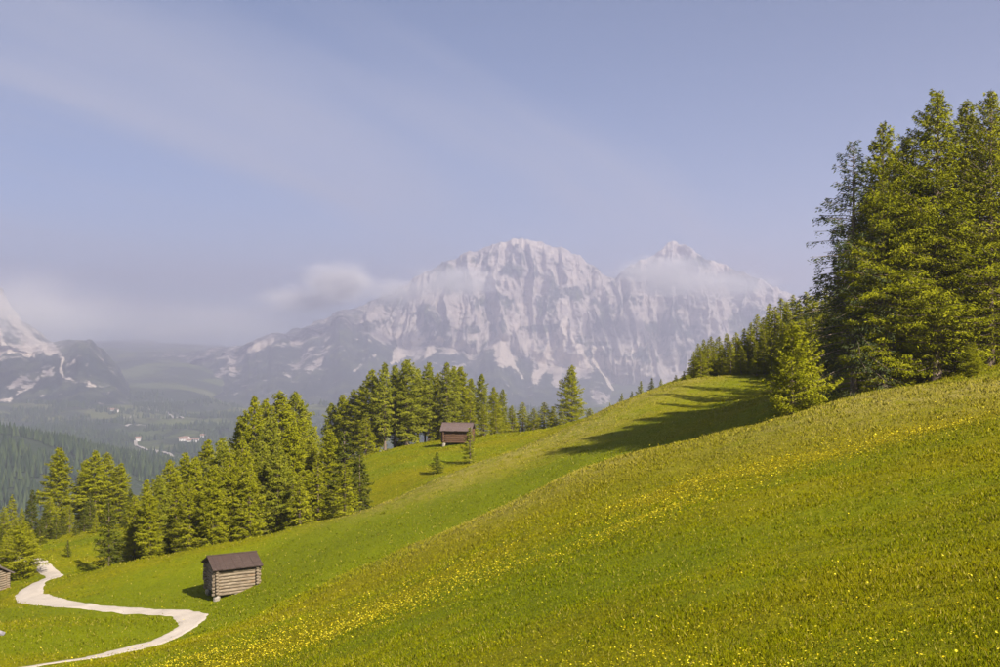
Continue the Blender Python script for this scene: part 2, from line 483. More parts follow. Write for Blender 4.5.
def valley_h(x, y):
    fl = interp(y, [(200, -95), (260, -125), (420, -175), (800, -250), (1500, -300), (2500, -312), (4000, -312), (5000, -292), (7000, -215), (9500, -150), (16000, -120)])
    fl = fl - 190 * smooth(-0.30, -0.20, x / y) * smooth(4200, 5600, y)
    hill = 165 * np.exp(-((x + 960) / 420) ** 2 - ((y - 1700) / 520) ** 2)
    hill2 = 100 * np.exp(-((x - 900) / 500) ** 2 - ((y - 1500) / 700) ** 2)
    n = fbm(x / 900, y / 900, 5.0, 5) * np.clip(y / 3000, 0.15, 1.2) * 45
    n2 = fbm(x / 120, y / 120, 2.0, 4) * 6 * smooth(300, 700, y)
    return fl + hill + hill2 + n + n2

def ray_valley(px, py):
    d = np.linspace(420, 9400, 3000)
    x = (px - CX) / F * d; z = -(py - CY) / F * d
    hit = np.nonzero(z < valley_h(x, d))[0]
    k = hit[0] if len(hit) else len(d) - 1
    return x[k], d[k], float(valley_h(x[k], d[k]))

def mat_far_land():
    t = NT('valley_land'); p = t.pos()
    n = t.noise(p, 0.0022, 6, 0.62, 0.6); n2 = t.noise(p, 0.02, 4, 0.7); n3 = t.noise(p, 0.0009, 3)
    f = t.math('ADD', n, t.math('MULTIPLY', t.math('SUBTRACT', n2, 0.5), 0.25))
    f = t.math('ADD', f, t.math('MULTIPLY', t.attr('wood'), 0.3))
    forest = t.rng(f, 0.44, 0.54)
    g = t.mix(t.rng(n3, 0.4, 0.6), (0.085, 0.11, 0.035), (0.12, 0.13, 0.045))
    c = t.mix(forest, g, t.mix(n2, (0.022, 0.034, 0.022), (0.05, 0.066, 0.032)))
    return t.bsdf(c, 0.95, t.bump(t.math('MULTIPLY', n2, forest), 0.9, 14.0), 0.05)
M_FAR = mat_far_land()
uu = np.linspace(-0.80, 0.80, 300); dd = np.geomspace(215, 15000, 250)
U, D = np.meshgrid(uu, dd)
VX = U * (D + 500); VY = D
VZ = valley_h(VX, VY)
link('valley', make_mesh('valley', np.stack([VX, VY, VZ], -1).reshape(-1, 3), grid_faces(len(dd), len(uu)), M_FAR,
     {'wood': np.exp(-((VX + 960) / 620) ** 2 - ((VY - 1600) / 800) ** 2).ravel()}, True), kind='structure', label='wide hazy valley of meadows and dark woods')

def mat_rock():
    t = NT('pale_limestone'); p = t.pos()
    s1 = t.noise(t.scale(p, (1, 1, 0.13)), 0.018, 7, 0.68, 0.2)       # dark and pale vertical streaks
    s2 = t.noise(t.scale(p, (0.25, 0.25, 1.5)), 0.012, 5, 0.6)         # bedding
    n = t.noise(p, 0.03, 5, 0.7); nb = t.noise(t.scale(p, (1, 1, 0.6)), 0.011, 7, 0.72)
    rock = t.mix(t.rng(s1, 0.36, 0.64), (0.255, 0.222, 0.205), (0.50, 0.435, 0.38))
    rock = t.mix(t.rng(s2, 0.5, 0.7, 0, 0.55), rock, (0.54, 0.44, 0.365))
    rock = t.mix(t.rng(n, 0.52, 0.72, 0, 0.6), rock, (0.22, 0.198, 0.188))
    scree = t.mix(t.rng(n, 0.3, 0.7), (0.60, 0.51, 0.425), (0.47, 0.405, 0.345))
    veg = t.mix(t.rng(t.noise(p, 0.006, 5, 0.65), 0.50, 0.60), (0.024, 0.036, 0.026), (0.085, 0.098, 0.05))
    veg = t.mix(t.rng(n, 0.4, 0.7, 0, 0.6), veg, (0.016, 0.026, 0.016))
    f = t.math('ADD', t.attr('veg'), t.math('MULTIPLY', t.math('SUBTRACT', nb, 0.5), 3.6))
    c = t.mix(t.rng(f, 0.44, 0.62), rock, veg)
    g = t.math('ADD', t.attr('scree'), t.math('MULTIPLY', t.math('SUBTRACT', nb, 0.5), 3.6))
    c = t.mix(t.rng(g, 0.45, 0.80), c, scree)
    return t.bsdf(c, 0.95, t.bump(t.math('ADD', n, s1), 0.9, 14.0), 0.05)
M_ROCK = mat_rock()

def seg_mask(px, py, segs):
    m = np.zeros(px.shape)
    for (x0, y0, w0), (x1, y1, w1) in segs:
        dx, dy = x1 - x0, y1 - y0
        t = np.clip(((px - x0) * dx + (py - y0) * dy) / (dx * dx + dy * dy), 0, 1)
        r = np.hypot(px - x0 - t * dx, py - y0 - t * dy) / (w0 + (w1 - w0) * t)
        m = np.maximum(m, 1.0 - smooth(0.45, 1.15, r))
    return m

def massif(name, label, px0, px1, step, sky, base, foot, Dtop, Dbase, Dfoot, rows, amp, seed, scree_segs, veg_hi=1.0, rock_segs=(), pale=1.0):
    pxs = np.arange(px0, px1 + step, step)
    s = np.concatenate([np.linspace(0, 1, rows[0], endpoint=False), 1 + np.linspace(0, 1, rows[1]), 2 + np.linspace(0, 1, 25)[1:]])
    PX, SS = np.meshgrid(pxs, s)
    u = (PX - CX) / F
    dt, db, df = Dtop, Dbase, Dfoot
    jag = (ridged(PX / 16.0, seed, 0.3, 4) - 0.7) * 2.6 + fbm(PX / 60, seed + 3, 0, 2) * 2.0
    zt = -(interp(PX, sky) - jag - CY) / F * dt
    zb = -(interp(PX, base) + fbm(PX / 22.0, seed + 9.0, 0, 3) * 7 - CY) / F * db
    zf = -(interp(PX, foot) - CY) / F * df
    a = np.clip(SS, 0, 1); b = np.clip(SS - 1, 0, 1); c = np.clip(SS - 2, 0, 1)
    dd_ = df + (db - df) * a
    z = zf + (zb - zf) * (0.70 * a + 0.30 * a ** 2.2)
    zc = zt - zb
    # stepped cliff: steep walls and set-back ledges
    dd_ = dd_ + (dt - db) * (b ** 1.25)
    z = z + zc * b
    z = z - c * (zt + 500); dd_ = dd_ + c * 1500
    X = u * dd_
    cl = smooth(0.0, 0.12, b) * (1 - smooth(0.93, 1.0, b) * 0.7) * (1 - c)
    lo = smooth(0.05, 0.6, a) * (1 - smooth(0, 0.1, b))
    but = ridged(X / 620, z / 2600, seed, 3) - 0.6                     # buttresses and couloirs
    gul = ridged(X / 130 + 0.25 * fbm(X / 300, z / 300, seed, 2), z / 620, seed + 4, 4) - 0.8
    strata = fbm(X / 1600, z / 55, seed + 7, 3)
    fine = fbm(X / 45, z / 60, seed + 2, 4)
    disp = cl * (but * 190 + gul * 125 + strata * 16 + fine * 30) * amp + lo * ((ridged(X / 420, z / 700, seed + 5, 4) - 0.7) * 70 + fine * 14) * amp
    z = z + (c + (1 - c) * lo) * fbm(X / 220, dd_ / 300, seed, 4) * 22
    Yd = dd_ - disp
    Xd = u * Yd                                                     # relief runs along the face normal
    Xd = X + fbm(X / 90, z / 200, seed + 11, 3) * 22 * cl
    ppx = CX + F * Xd / Yd; ppy = CY - F * z / Yd
    veg = (1 - smooth(0.72, 1.0, a + 0.18 * fbm(X / 260, z / 200, seed + 1, 4) - 0.10)) * veg_hi
    ledge = smooth(0.25, 0.55, fbm(X / 300, z / 90, seed + 21, 4)) * (1 - smooth(0.25, 0.6, b)) * (b > 0)
    veg = np.maximum(veg, 0.75 * ledge)
    wx_, wy_ = fbm(X / 110, z / 110, seed + 31, 5, 0.6) * 5.5, fbm(X / 110, z / 110, seed + 41, 5, 0.6) * 5.5
    scree = seg_mask(ppx + wx_ * 0.7, ppy + wy_ * 0.7, scree_segs)
    rock = seg_mask(ppx + wx_ * 1.8, ppy + wy_ * 1.8, rock_segs) * 0.62 if rock_segs else 0
    if pale == 1: veg = np.maximum(veg, 0.60 * smooth(395, 350, PX))
    if pale < 1: veg = np.maximum(veg, 0.85 * smooth(50, 64, PX))
    veg = veg * (1 - np.clip(rock * (0.75 + 0.8 * fbm(X / 70, z / 60, seed + 8, 3)), 0, 1))
    me = make_mesh(name, np.stack([Xd, Yd, z], -1).reshape(-1, 3), grid_faces(len(s), len(pxs)), M_ROCK,
                   {'veg': veg.ravel(), 'scree': scree.ravel() * pale}, True)
    return link(name, me, kind='structure', label=label)

SKY1 = [(100, 360), (150, 355), (200, 352), (250, 345), (290, 331), (320, 322), (345, 310), (380, 298), (400, 286), (420, 276), (440, 266), (465, 254), (490, 247), (505, 241), (518, 238.5), (540, 240),
        (560, 247), (575, 255), (590, 265), (605, 275), (614, 279), (626, 270), (640, 262), (655, 257), (664, 247), (672, 243), (684, 245), (694, 252), (705, 258), (722, 265), (750, 275), (775, 287),
        (800, 300), (850, 315), (920, 340)]
BASE1 = [(100, 366), (160, 368), (200, 362), (250, 348), (300, 336), (340, 322), (362, 322), (385, 338), (400, 350), (440, 345), (480, 352), (500, 345), (530, 362), (560, 366), (590, 366), (620, 385), (660, 392), (700, 394), (800, 400), (920, 410)]
FOOT1 = [(100, 404), (160, 410), (250, 425), (400, 436), (600, 450), (920, 460)]
SCREE1 = [((500, 322, 2.5), (497, 344, 6)), ((497, 344, 6), (506, 358, 10)), ((506, 358, 5), (520, 377, 2)),
          ((566, 318, 2.5), (546, 358, 7)), ((546, 358, 7), (537, 380, 6)), ((568, 326, 3), (558, 356, 7)), ((558, 356, 7), (556, 384, 6)), ((570, 338, 4), (574, 362, 6)), ((574, 362, 6), (571, 378, 4)), ((534, 350, 3), (541, 372, 5)), ((580, 348, 3), (587, 366, 5)),
          ((594, 352, 5), (602, 372, 4)), ((602, 372, 4), (620, 396, 3)), ((622, 385, 3), (634, 396, 3)), ((400, 338, 3), (398, 356, 8)), ((404, 356, 4), (392, 362, 3)),
          ((440, 342, 6), (424, 354, 4)), ((465, 344, 4), (452, 350, 5)), ((640, 330, 3), (632, 360, 2)), ((700, 366, 3), (690, 392, 3)),
          ((505, 243, 3), (535, 243, 3)), ((535, 243, 3), (556, 251, 2)), ((268, 342, 6), (245, 352, 3))]
ROCK1 = [((232, 372, 9), (205, 384, 11)), ((205, 384, 11), (178, 402, 6)), ((330, 350, 8), (300, 364, 7)), ((470, 366, 7), (440, 378, 6)), ((600, 398, 10), (640, 405, 8)), ((370, 356, 5), (350, 372, 4))]
massif('mountain', 'pale limestone massif with cliffs, scree fans and clouded twin summits', 96, 900, 0.95, SKY1, BASE1, FOOT1, 8800.0, 7850.0, 5000.0, (170, 190), 1.0, 3.3, SCREE1, 1.0, ROCK1)

SKY2 = [(-160, 190), (-60, 235), (-20, 268), (0, 290), (15, 312), (35, 330), (58, 344), (70, 340), (88, 341), (104, 351), (116, 366), (128, 384), (140, 404)]
BASE2 = [(-160, 330), (0, 352), (40, 354), (60, 348), (90, 344), (116, 369), (140, 408)]
FOOT2 = [(-160, 460), (0, 452), (60, 440), (120, 428), (140, 424)]
SCREE2 = [((12, 318, 5), (48, 350, 3)), ((-5, 325, 4), (10, 352, 3)), ((10, 350, 2), (35, 356, 2)), ((61, 354, 2.6), (63, 372, 2.8)), ((63, 372, 2.6), (76, 383, 2.2)), ((76, 383, 2.0), (106, 387, 1.4))]
ROCK2 = [((50, 372, 7), (18, 384, 10)), ((20, 386, 8), (12, 396, 5)), ((-5, 405, 5), (2, 418, 4))]
massif('mountain', 'dark wooded mountain with scree slopes and a gravel scar above the valley', -160, 140, 0.9, SKY2, BASE2, FOOT2, 5700.0, 5200.0, 3900.0, (110, 110), 0.55, 9.1, SCREE2, 1.0, ROCK2, 0.72)

# far pass
pxs = np.arange(-100, 420, 2.0); rr = np.linspace(0, 1, 30)
PXm, RRm = np.meshgrid(pxs, rr)
Df = 8200 + 1900 * RRm
top = interp(PXm, [(-100, 352), (100, 352), (160, 354), (230, 352), (300, 345), (420, 340)]) + fbm(PXm / 30, 3.0, 0, 4) * 3
zz = -(top - CY) / F * 10100 * 1.0
zlow = -230.0
Zf = zlow + (zz - zlow) * RRm ** 1.3 + fbm(PXm / 20, RRm * 4, 1.0, 4) * 18
link('hill', make_mesh('hill', np.stack([(PXm - CX) / F * Df, Df, Zf], -1).reshape(-1, 3), grid_faces(30, len(pxs)), M_ROCK,
     {'veg': np.full(PXm.size, 0.62), 'scree': np.zeros(PXm.size)}, True), kind='structure', label='faint hazy pass ridge closing the valley')

# valley roads
M_ROAD = mat_simple('pale_road', (0.28, 0.26, 0.23), (0.38, 0.35, 0.31), 0.05, 0.1, 0.1)
ROADS = [[(137, 440), (136, 446), (146, 450), (158, 452.5), (170, 455.5), (186, 459)], [(147, 402), (157, 402.5), (170, 405)], [(144, 409), (158, 411.5), (170, 415), (183, 419)],
         [(121, 420), (133, 416)], [(126, 427), (140, 425.5), (150, 427)], [(97, 378), (105, 387), (118, 392)]]
for pts in ROADS:
    w3 = catmull([ray_valley(*p)[:2] for p in pts], 24)
    tg = np.gradient(w3, axis=0); tg /= np.linalg.norm(tg, axis=1)[:, None]
    nr = np.stack([-tg[:, 1], tg[:, 0]], 1)
    vs = []
    for i, p in enumerate(w3):
        for k in (-1.0, -0.33, 0.33, 1.0):
            q = p + nr[i] * k * 4.5
            vs.append((q[0], q[1], float(valley_h(q[0], q[1])) + 2.6))
    link('road', make_mesh('road', vs, grid_faces(len(w3), 4), M_ROAD, None, True), kind='structure', label='thin pale road crossing the far valley meadows')

# houses down in the valley
M_WHITE = mat_simple('white_render', (0.55, 0.52, 0.48), (0.66, 0.63, 0.58), 0.3, 0.1, 0.02)
M_TILE = mat_simple('brown_roof', (0.20, 0.12, 0.09), (0.30, 0.20, 0.15), 0.4, 0.2, 0.05)
M_GLASS = mat_simple('dark_window', (0.03, 0.035, 0.04), (0.05, 0.055, 0.06), 1.0, 0.0, 0.01, 0.2)
def box(x0, x1, y0, y1, z0, z1):
    v = [(x, y, z) for z in (z0, z1) for y in (y0, y1) for x in (x0, x1)]
    f = [(0, 2, 3, 1), (4, 5, 7, 6), (0, 1, 5, 4), (2, 6, 7, 3), (0, 4, 6, 2), (1, 3, 7, 5)]
    return np.array(v, float), np.array(f)
def prism_gable(x0, x1, y0, y1, z0, z1, zr):
    v = [(x0, y0, z0), (x1, y0, z0), (x1, y1, z0), (x0, y1, z0), (x0, y0, z1), (x1, y0, z1), (x1, y1, z1), (x0, y1, z1), (x0, (y0 + y1) / 2, zr), (x1, (y0 + y1) / 2, zr)]
    q = [(0, 3, 2, 1), (0, 1, 5, 4), (2, 3, 7, 6), (4, 5, 9, 8), (6, 7, 8, 9)]
    t = [(3, 0, 4), (1, 2, 6)]
    q2 = [(7, 3, 4, 8), (5, 1, 2, 6)]
    return np.array(v, float), [np.array(q), np.array([(0, 4, 7, 3), (1, 2, 6, 5)]), np.array([(4, 8, 7), (5, 6, 9)])]
def slab_roof(L2, W2, zr, ze, th, over_x):
    """two sloping slabs with thickness, ridge along X"""
    x0, x1 = -L2 - over_x, L2 + over_x
    out = []
    for s in (-1, 1):
        v = [(x0, 0, zr), (x1, 0, zr), (x1, s * W2, ze), (x0, s * W2, ze), (x0, 0, zr + th), (x1, 0, zr + th), (x1, s * W2, ze + th), (x0, s * W2, ze + th)]
        f = [(0, 1, 2, 3), (4, 5, 6, 7), (0, 1, 5, 4), (1, 2, 6, 5), (2, 3, 7, 6), (3, 0, 4, 7)]
        out.append((np.array(v, float), np.array(f)))
    return out
HOUSES = [(182.5, 441.5, 'large white gabled farmhouse at the foot of the wooded bank', 20, 13, 9, 15), (186.5, 440.0, 'white farmhouse with pinkish-brown roof behind the large gabled one', 18, 12, 8, -25),
          (190.5, 442.0, 'low white barn house in the valley hamlet', 22, 11, 6, 8), (196.5, 441.8, 'detached white house at the end of the valley hamlet', 17, 12, 8, -10),
          (111.5, 412.6, 'tall white house among dark woods across the valley', 26, 17, 12, 20), (116.5, 412.4, 'small white house beside the tall one across the valley', 16, 14, 9, -15),
          (105, 399, 'lone white house high on the pass slope', 20, 15, 9, 10), (138, 441, 'white house at the top end of the valley road', 15, 12, 9, 30), (203, 437, 'small white cabin on the far meadow edge', 13, 10, 6, 0)]
for px, py, lab, L, Wd, H, rz in HOUSES:
    x, y, z = ray_valley(px, py)
    root = link('house', None, loc=(x, y, z - 0.5), rot=(0, 0, math.radians(rz)), label=lab, category='house', group='white houses down in the valley')
    v, f = prism_gable(-L / 2, L / 2, -Wd / 2, Wd / 2, -4, H, H + Wd * 0.30)
    link('wall', make_mesh('wall', v, f, M_WHITE), root)
    for v, f in slab_roof(L / 2, Wd / 2 + 1.2, H + Wd * 0.30 + 0.15, H - 0.55, 0.5, 1.2):
        link('roof', make_mesh('roof', v, f, M_TILE), root)
    for wx in np.linspace(-L / 2 + 2.5, L / 2 - 2.5, 4):
        for wz in ((1.6, 4.6) if H > 7 else (1.8,)):
            v, f = box(wx - 0.7, wx + 0.7, -Wd / 2 - 0.06, -Wd / 2 + 0.2, wz, wz + 1.7)
            link('window', make_mesh('window', v, f, M_GLASS), root)
# woods down in the valley, too many and far to count: small conifers as one mass
def cone_wood(n, xr, yr, seed, keep):
    r = np.random.default_rng(seed)
    x = r.uniform(*xr, n); y = r.uniform(*yr, n)
    k = keep(x, y); x, y = x[k], y[k]; n = len(x)
    z = valley_h(x, y); h = r.uniform(13, 24, n); w = h * r.uniform(0.16, 0.23, n)
    m = 5; ang = np.arange(m) * 2 * np.pi / m
    a = ang[None] + r.uniform(0, 6.28, n)[:, None]
    ring = np.stack([x[:, None] + np.cos(a) * w[:, None], y[:, None] + np.sin(a) * w[:, None], np.repeat((z + h * 0.08)[:, None], m, 1)], -1)
    tip = np.stack([x, y, z + h], -1)[:, None]
    v = np.concatenate([ring, tip], 1).reshape(-1, 3)
    b = np.arange(n)[:, None] * (m + 1)
    f = np.stack([b + np.arange(m)[None], b + (np.arange(m)[None] + 1) % m, np.repeat(b + m, m, 1)], -1).reshape(-1, 3)
    return v, f, np.repeat(r.random(n), m + 1)
M_WOOD = mat_foliage('far_conifers', (0.02, 0.034, 0.018), (0.04, 0.06, 0.026), (0.065, 0.088, 0.032), 0.1, False)
v, f, rn = cone_wood(20000, (-1500, -200), (700, 2200), 21, lambda x, y: (fbm(x / 130, y / 130, 4.0, 4) > -0.22) & (np.abs(x / y) < 0.7))
link('wood', make_mesh('wood', v, f, M_WOOD, {'rnd': rn}), kind='stuff', label='dark conifer wood covering the near valley hill', category='wood')
v, f, rn = cone_wood(46000, (-1900, 300), (1500, 5200), 22, lambda x, y: (fbm(x / 260, y / 260, 9.0, 5) > 0.12) & (np.abs(x / y) < 0.62))
link('wood', make_mesh('wood', v, f, M_WOOD, {'rnd': rn}), kind='stuff', label='scattered dark wood belts between the valley meadows', category='wood')

# ------------------------------------------------------------------ trees
M_BARK = mat_bark()
M_LARCH = mat_foliage('larch_needles', (0.145, 0.158, 0.005), (0.23, 0.235, 0.008), (0.32, 0.31, 0.016), 0.22)
M_LARCH2 = mat_foliage('olive_larch_needles', (0.135, 0.150, 0.011), (0.21, 0.222, 0.016), (0.295, 0.292, 0.028), 0.22)
M_SPRUCE = mat_foliage('spruce_needles', (0.045, 0.056, 0.008), (0.080, 0.092, 0.010), (0.14, 0.145, 0.014), 0.18)
M_GREYL = mat_foliage('grey_green_needles', (0.05, 0.068, 0.03), (0.085, 0.105, 0.038), (0.13, 0.145, 0.045), 0.2)

def tube(pts, radii, m):
    pts = np.asarray(pts, float); n = len(pts)
    tg = np.gradient(pts, axis=0); tg /= np.linalg.norm(tg, axis=1)[:, None] + 1e-9
    ref = np.where(np.abs(tg[:, 2:3]) > 0.9, np.array([[1.0, 0, 0]]), np.array([[0, 0, 1.0]]))
    a = np.cross(tg, ref); a /= np.linalg.norm(a, axis=1)[:, None] + 1e-9
    b = np.cross(tg, a)
    ang = np.arange(m) * 2 * np.pi / m
    v = pts[:, None] + (a[:, None] * np.cos(ang)[None, :, None] + b[:, None] * np.sin(ang)[None, :, None]) * np.asarray(radii)[:, None, None]
    i = np.arange(n - 1)[:, None] * m; k = np.arange(m)[None]
    f = np.stack([i + k, i + (k + 1) % m, i + m + (k + 1) % m, i + m + k], -1).reshape(-1, 4)
    return v.reshape(-1, 3), f

def build_tree(seed, h, rad, base, nbr, tufts, tsize, rise, droop, tip_up, prof, hang, mat, lean=0.0, skew=0.25, trunk_r=None, limb_m=3, clump=0.0, top_round=0.0):
    """conifer of height h: limbs from base*h upward, crown radius rad following prof, foliage as small tufts along the limbs"""
    r = np.random.default_rng(seed)
    tr = trunk_r or h * 0.014
    zs = np.linspace(0, h * 0.985, 12)
    wob = np.stack([np.cumsum(r.normal(0, 0.012 * h / 12, 12)), np.cumsum(r.normal(0, 0.012 * h / 12, 12))], 1)
    wob[:, 0] += lean * (zs / h) ** 2 * h
    tp = np.concatenate([wob, zs[:, None]], 1)
    rr_ = tr * (1 - zs / h) ** 0.8 + 0.012; rr_[0] *= 1.5
    V, Fq, off = [], [], 0
    v, f = tube(np.concatenate([[[tp[0][0], tp[0][1], -0.7]], tp]), np.concatenate([[rr_[0] * 1.15], rr_]), 8)
    V.append(v); Fq.append(f); off += len(v)
    C, DIR, SZ, RN = [], [], [], []
    az0 = r.uniform(0, 6.28)
    lumps = r.normal(0, 1, 6)
    for i in range(nbr):
        t = (i + r.uniform(0, 1)) / nbr
        t = t ** 0.92
        z0 = h * (base + (0.985 - base) * t)
        az = az0 + i * 2.399 + r.normal(0, 0.35)
        q = (z0 / h - base) / (1 - base)
        R0 = rad * prof(q) * (1 + skew * (0.6 * math.sin(az + lumps[0]) + 0.5 * math.sin(3 * q * 6.28 + lumps[1] + az * 2))) * r.uniform(0.72, 1.12)
        if r.random() < 0.07: R0 *= 0.5
        R0 = max(R0, 0.12 * tsize / 0.2)
        n = 7
        s = np.linspace(0, 1, n)
        el = rise + (0.55 + top_round) * q ** 2.2
        bx = np.interp(z0, zs, tp[:, 0]); by = np.interp(z0, zs, tp[:, 1])
        horiz = R0 * s * math.cos(min(el, 1.2)); vert = R0 * (math.sin(el) * s - droop * (1 - 0.6 * q) * s ** 2 + tip_up * s ** 4)
        bend = r.normal(0, 0.12)
        dx, dy = math.cos(az), math.sin(az)
        pts = np.stack([bx + dx * horiz - dy * bend * R0 * s ** 2, by + dy * horiz + dx * bend * R0 * s ** 2, z0 + vert], 1)
        br = max(0.010, tr * 0.22 * (1 - 0.55 * q)) * (1 - 0.85 * s)
        v, f = tube(pts, br + 0.004, limb_m)
        V.append(v); Fq.append(f + off); off += len(v)
        k = max(4, int(tufts * (R0 / rad) ** 1.15 * r.uniform(0.75, 1.2)))
        if clump:
            cs = r.uniform(0.25, 1.0, max(2, int(k / clump)))
            ss = np.clip(r.choice(cs, k) + r.normal(0, 0.045, k), 0.10, 1.03)
        else:
            ss = np.clip(1.02 - 0.88 * r.beta(1.15, 1.5, k), 0.10, 1.03)
        cpt = np.stack([np.interp(ss, s, pts[:, j]) for j in range(3)], 1)
        spread = R0 * 0.30 * (1 - 0.72 * ss) * np.clip(ss * 3, 0.2, 1) + 0.35 * tsize
        lat = r.normal(0, 0.75, k) * spread
        cpt[:, 0] += -dy * lat; cpt[:, 1] += dx * lat
        cpt[:, 2] += -np.abs(r.normal(0, 1, k)) * hang * (0.35 + 0.65 * ss) + r.normal(0, 0.25 * tsize, k) - np.abs(lat) * 0.18
        sgn = np.sign(lat + 1e-6)
        dv = np.stack([dx - dy * sgn * 0.9, dy + dx * sgn * 0.9, np.full(k, -0.25 - hang * 0.8)], 1) + r.normal(0, 0.55, (k, 3))
        C.append(cpt); DIR.append(dv); SZ.append(tsize * r.uniform(0.6, 1.35, k)); RN.append(np.clip(r.normal(0.5, 0.22) + r.normal(0, 0.17, k), 0, 1))
    C = np.concatenate(C); DIR = np.concatenate(DIR); SZ = np.concatenate(SZ); RN = np.concatenate(RN)
    DIR /= np.linalg.norm(DIR, axis=1)[:, None] + 1e-9
    ax = np.cross(DIR, r.normal(0, 1, DIR.shape)); ax /= np.linalg.norm(ax, axis=1)[:, None] + 1e-9
    L = SZ[:, None] * 1.45
    wdt = SZ[:, None] * r.uniform(0.15, 0.27, (len(SZ), 1))
    nn = np.cross(DIR, ax)
    v = np.stack([C - DIR * L * 0.55, C + ax * wdt + nn * wdt * 0.35, C + DIR * L * 0.6, C - ax * wdt + nn * wdt * 0.35], 1).reshape(-1, 3)
    f = np.arange(len(C) * 4).reshape(-1, 4)
    out = np.stack([C[:, 0], C[:, 1], 0.45 * np.hypot(C[:, 0], C[:, 1]) + 0.15 * rad], 1); out /= np.linalg.norm(out, axis=1)[:, None] + 1e-9
    out += r.normal(0, 0.35, out.shape); out /= np.linalg.norm(out, axis=1)[:, None] + 1e-9
    crown = make_mesh('crown', v, f, mat, {'rnd': np.repeat(RN, 4), 'nrm': np.repeat(out, 4, 0)})
    trunk = make_mesh('trunk', np.concatenate(V), np.concatenate(Fq), M_BARK, None, True)
    return dict(trunk=trunk, crown=crown, h=h, rad=rad)

cone = lambda p, k=0.0: (lambda q: max(0.0, (1 - q)) ** p * min(1.0, 0.55 + 2.5 * q) + 0.03)
def bell(q): return (1 - q ** 1.75) ** 0.9 * min(1.0, 0.45 + 2.0 * q) + 0.03
def column(q): return (1 - q ** 2.4) ** 0.85 * min(1.0, 0.5 + 1.6 * q) * 0.95 + 0.03

KINDS = {
    # big soft larches of the right-hand wood
    'big_larch': [build_tree(100 + i, 21, rd, 0.03, 320, 320, 0.165, 0.10, 0.30, 0.16, bell, 0.16, M_LARCH, skew=0.34, clump=7) for i, rd in enumerate((5.8, 5.2, 6.2))],
    'grey_larch': [build_tree(120, 20, 5.2, 0.06, 200, 190, 0.17, 0.02, 0.42, 0.10, cone(0.72), 0.22, M_GREYL, skew=0.30, clump=7)],
    'under_spruce': [build_tree(130 + i, 13, 2.8, 0.02, 120, 85, 0.22, -0.02, 0.35, 0.18, cone(0.85), 0.14, M_SPRUCE, skew=0.3) for i in range(2)],
    # mid-distance larches and stone pines
    'larch': [build_tree(140 + i, 15, rd, bs, 200, 170, 0.23, 0.16, 0.26, 0.14, column if i % 2 else bell, 0.16, M_LARCH if i < 3 else M_LARCH2, skew=0.32, clump=8, top_round=0.1) for i, (rd, bs) in enumerate(((3.7, 0.03), (3.2, 0.06), (4.1, 0.02), (3.5, 0.04)))],
    'tall_larch': [build_tree(150 + i, 15, rd, 0.18, 150, 115, 0.23, 0.16, 0.26, 0.12, column, 0.18, M_LARCH2, skew=0.40, clump=8, trunk_r=0.20, top_round=0.1) for i, rd in enumerate((2.3, 1.9, 2.5))],
    'spruce': [build_tree(160 + i, 8, rd, 0.01, 105, 62, 0.24, -0.02, 0.30, 0.20, cone(0.80), 0.08, M_SPRUCE, skew=0.25) for i, rd in enumerate((2.3, 1.9))],
    'green_spruce': [build_tree(170 + i, 8, rd, 0.01, 120, 70, 0.20, 0.06, 0.26, 0.20, cone(0.9), 0.07, M_LARCH, skew=0.25) for i, rd in enumerate((2.1, 1.8, 2.4))],
    'young_larch': [build_tree(180 + i, 7, rd, 0.0, 190, 150, 0.15, 0.25, 0.28, 0.18, bell, 0.08, M_LARCH, skew=0.35, clump=6) for i, rd in enumerate((2.7,))],
    'sapling': [build_tree(190 + i, 4, rd, 0.0, 60, 40, 0.17, 0.10, 0.22, 0.22, cone(0.95), 0.05, m_, skew=0.3) for i, (rd, m_) in enumerate(((0.95, M_LARCH2), (1.0, M_SPRUCE)))],
}
def tree(kind, var, px, ytop, d, label, name='larch_tree', group=None, wid=1.0, hmin=1.2, sink=0.0):
    K = KINDS[kind][var % len(KINDS[kind])]
    x = (px - CX) / F * d; zb = float(ground(x, d)) - sink; zt = -(ytop - CY) / F * d
    h = max(hmin, zt - zb)
    sz = h / K['h']
    root = link(name, None, loc=(x, d, zb), rot=(0, 0, random.uniform(0, 6.28)), label=label, category='tree')
    if group: root['group'] = group
    sxy = sz * wid * random.uniform(0.9, 1.16)
    root.scale = (sxy, sxy, sz)
    link('trunk', K['trunk'], root); link('crown', K['crown'], root)
    return root

# right-hand wood
g = 'tall larches of the wood on the slope'
tree('grey_larch', 0, 854, 138, 88, 'dark grey-green sparse larch with drooping limbs on the outer edge of the wood', 'larch_tree', g, 1.05)
tree('big_larch', 1, 884, 120, 87, 'tall bright-topped larch right beside the dark sparse larch', 'larch_tree', g, 0.95)
tree('big_larch', 2, 908, 134, 90, 'slightly lower larch between the bright-topped and the highest larch', 'larch_tree', g, 0.9)
tree('big_larch', 0, 936, 88, 87, 'tall broad larch rising highest inside the wood', 'larch_tree', g, 1.0)
tree('big_larch', 1, 966, 98, 91, 'tall full larch next to the highest larch of the wood', 'larch_tree', g, 0.95)
tree('big_larch', 2, 990, 88, 86, 'lush yellow-green larch with low hanging branches by the grassy bank', 'larch_tree', g, 0.95)
tree('big_larch', 0, 1022, 76, 90, 'lush larch closing the wood behind the low hanging branches', 'larch_tree', g, 0.95)
tree('big_larch', 1, 922, 165, 97, 'shorter olive larch hemmed in behind the taller ones', 'larch_tree', g, 0.9)
tree('big_larch', 0, 868, 190, 95, 'half-grown larch behind the dark sparse larch', 'larch_tree', g, 0.9)
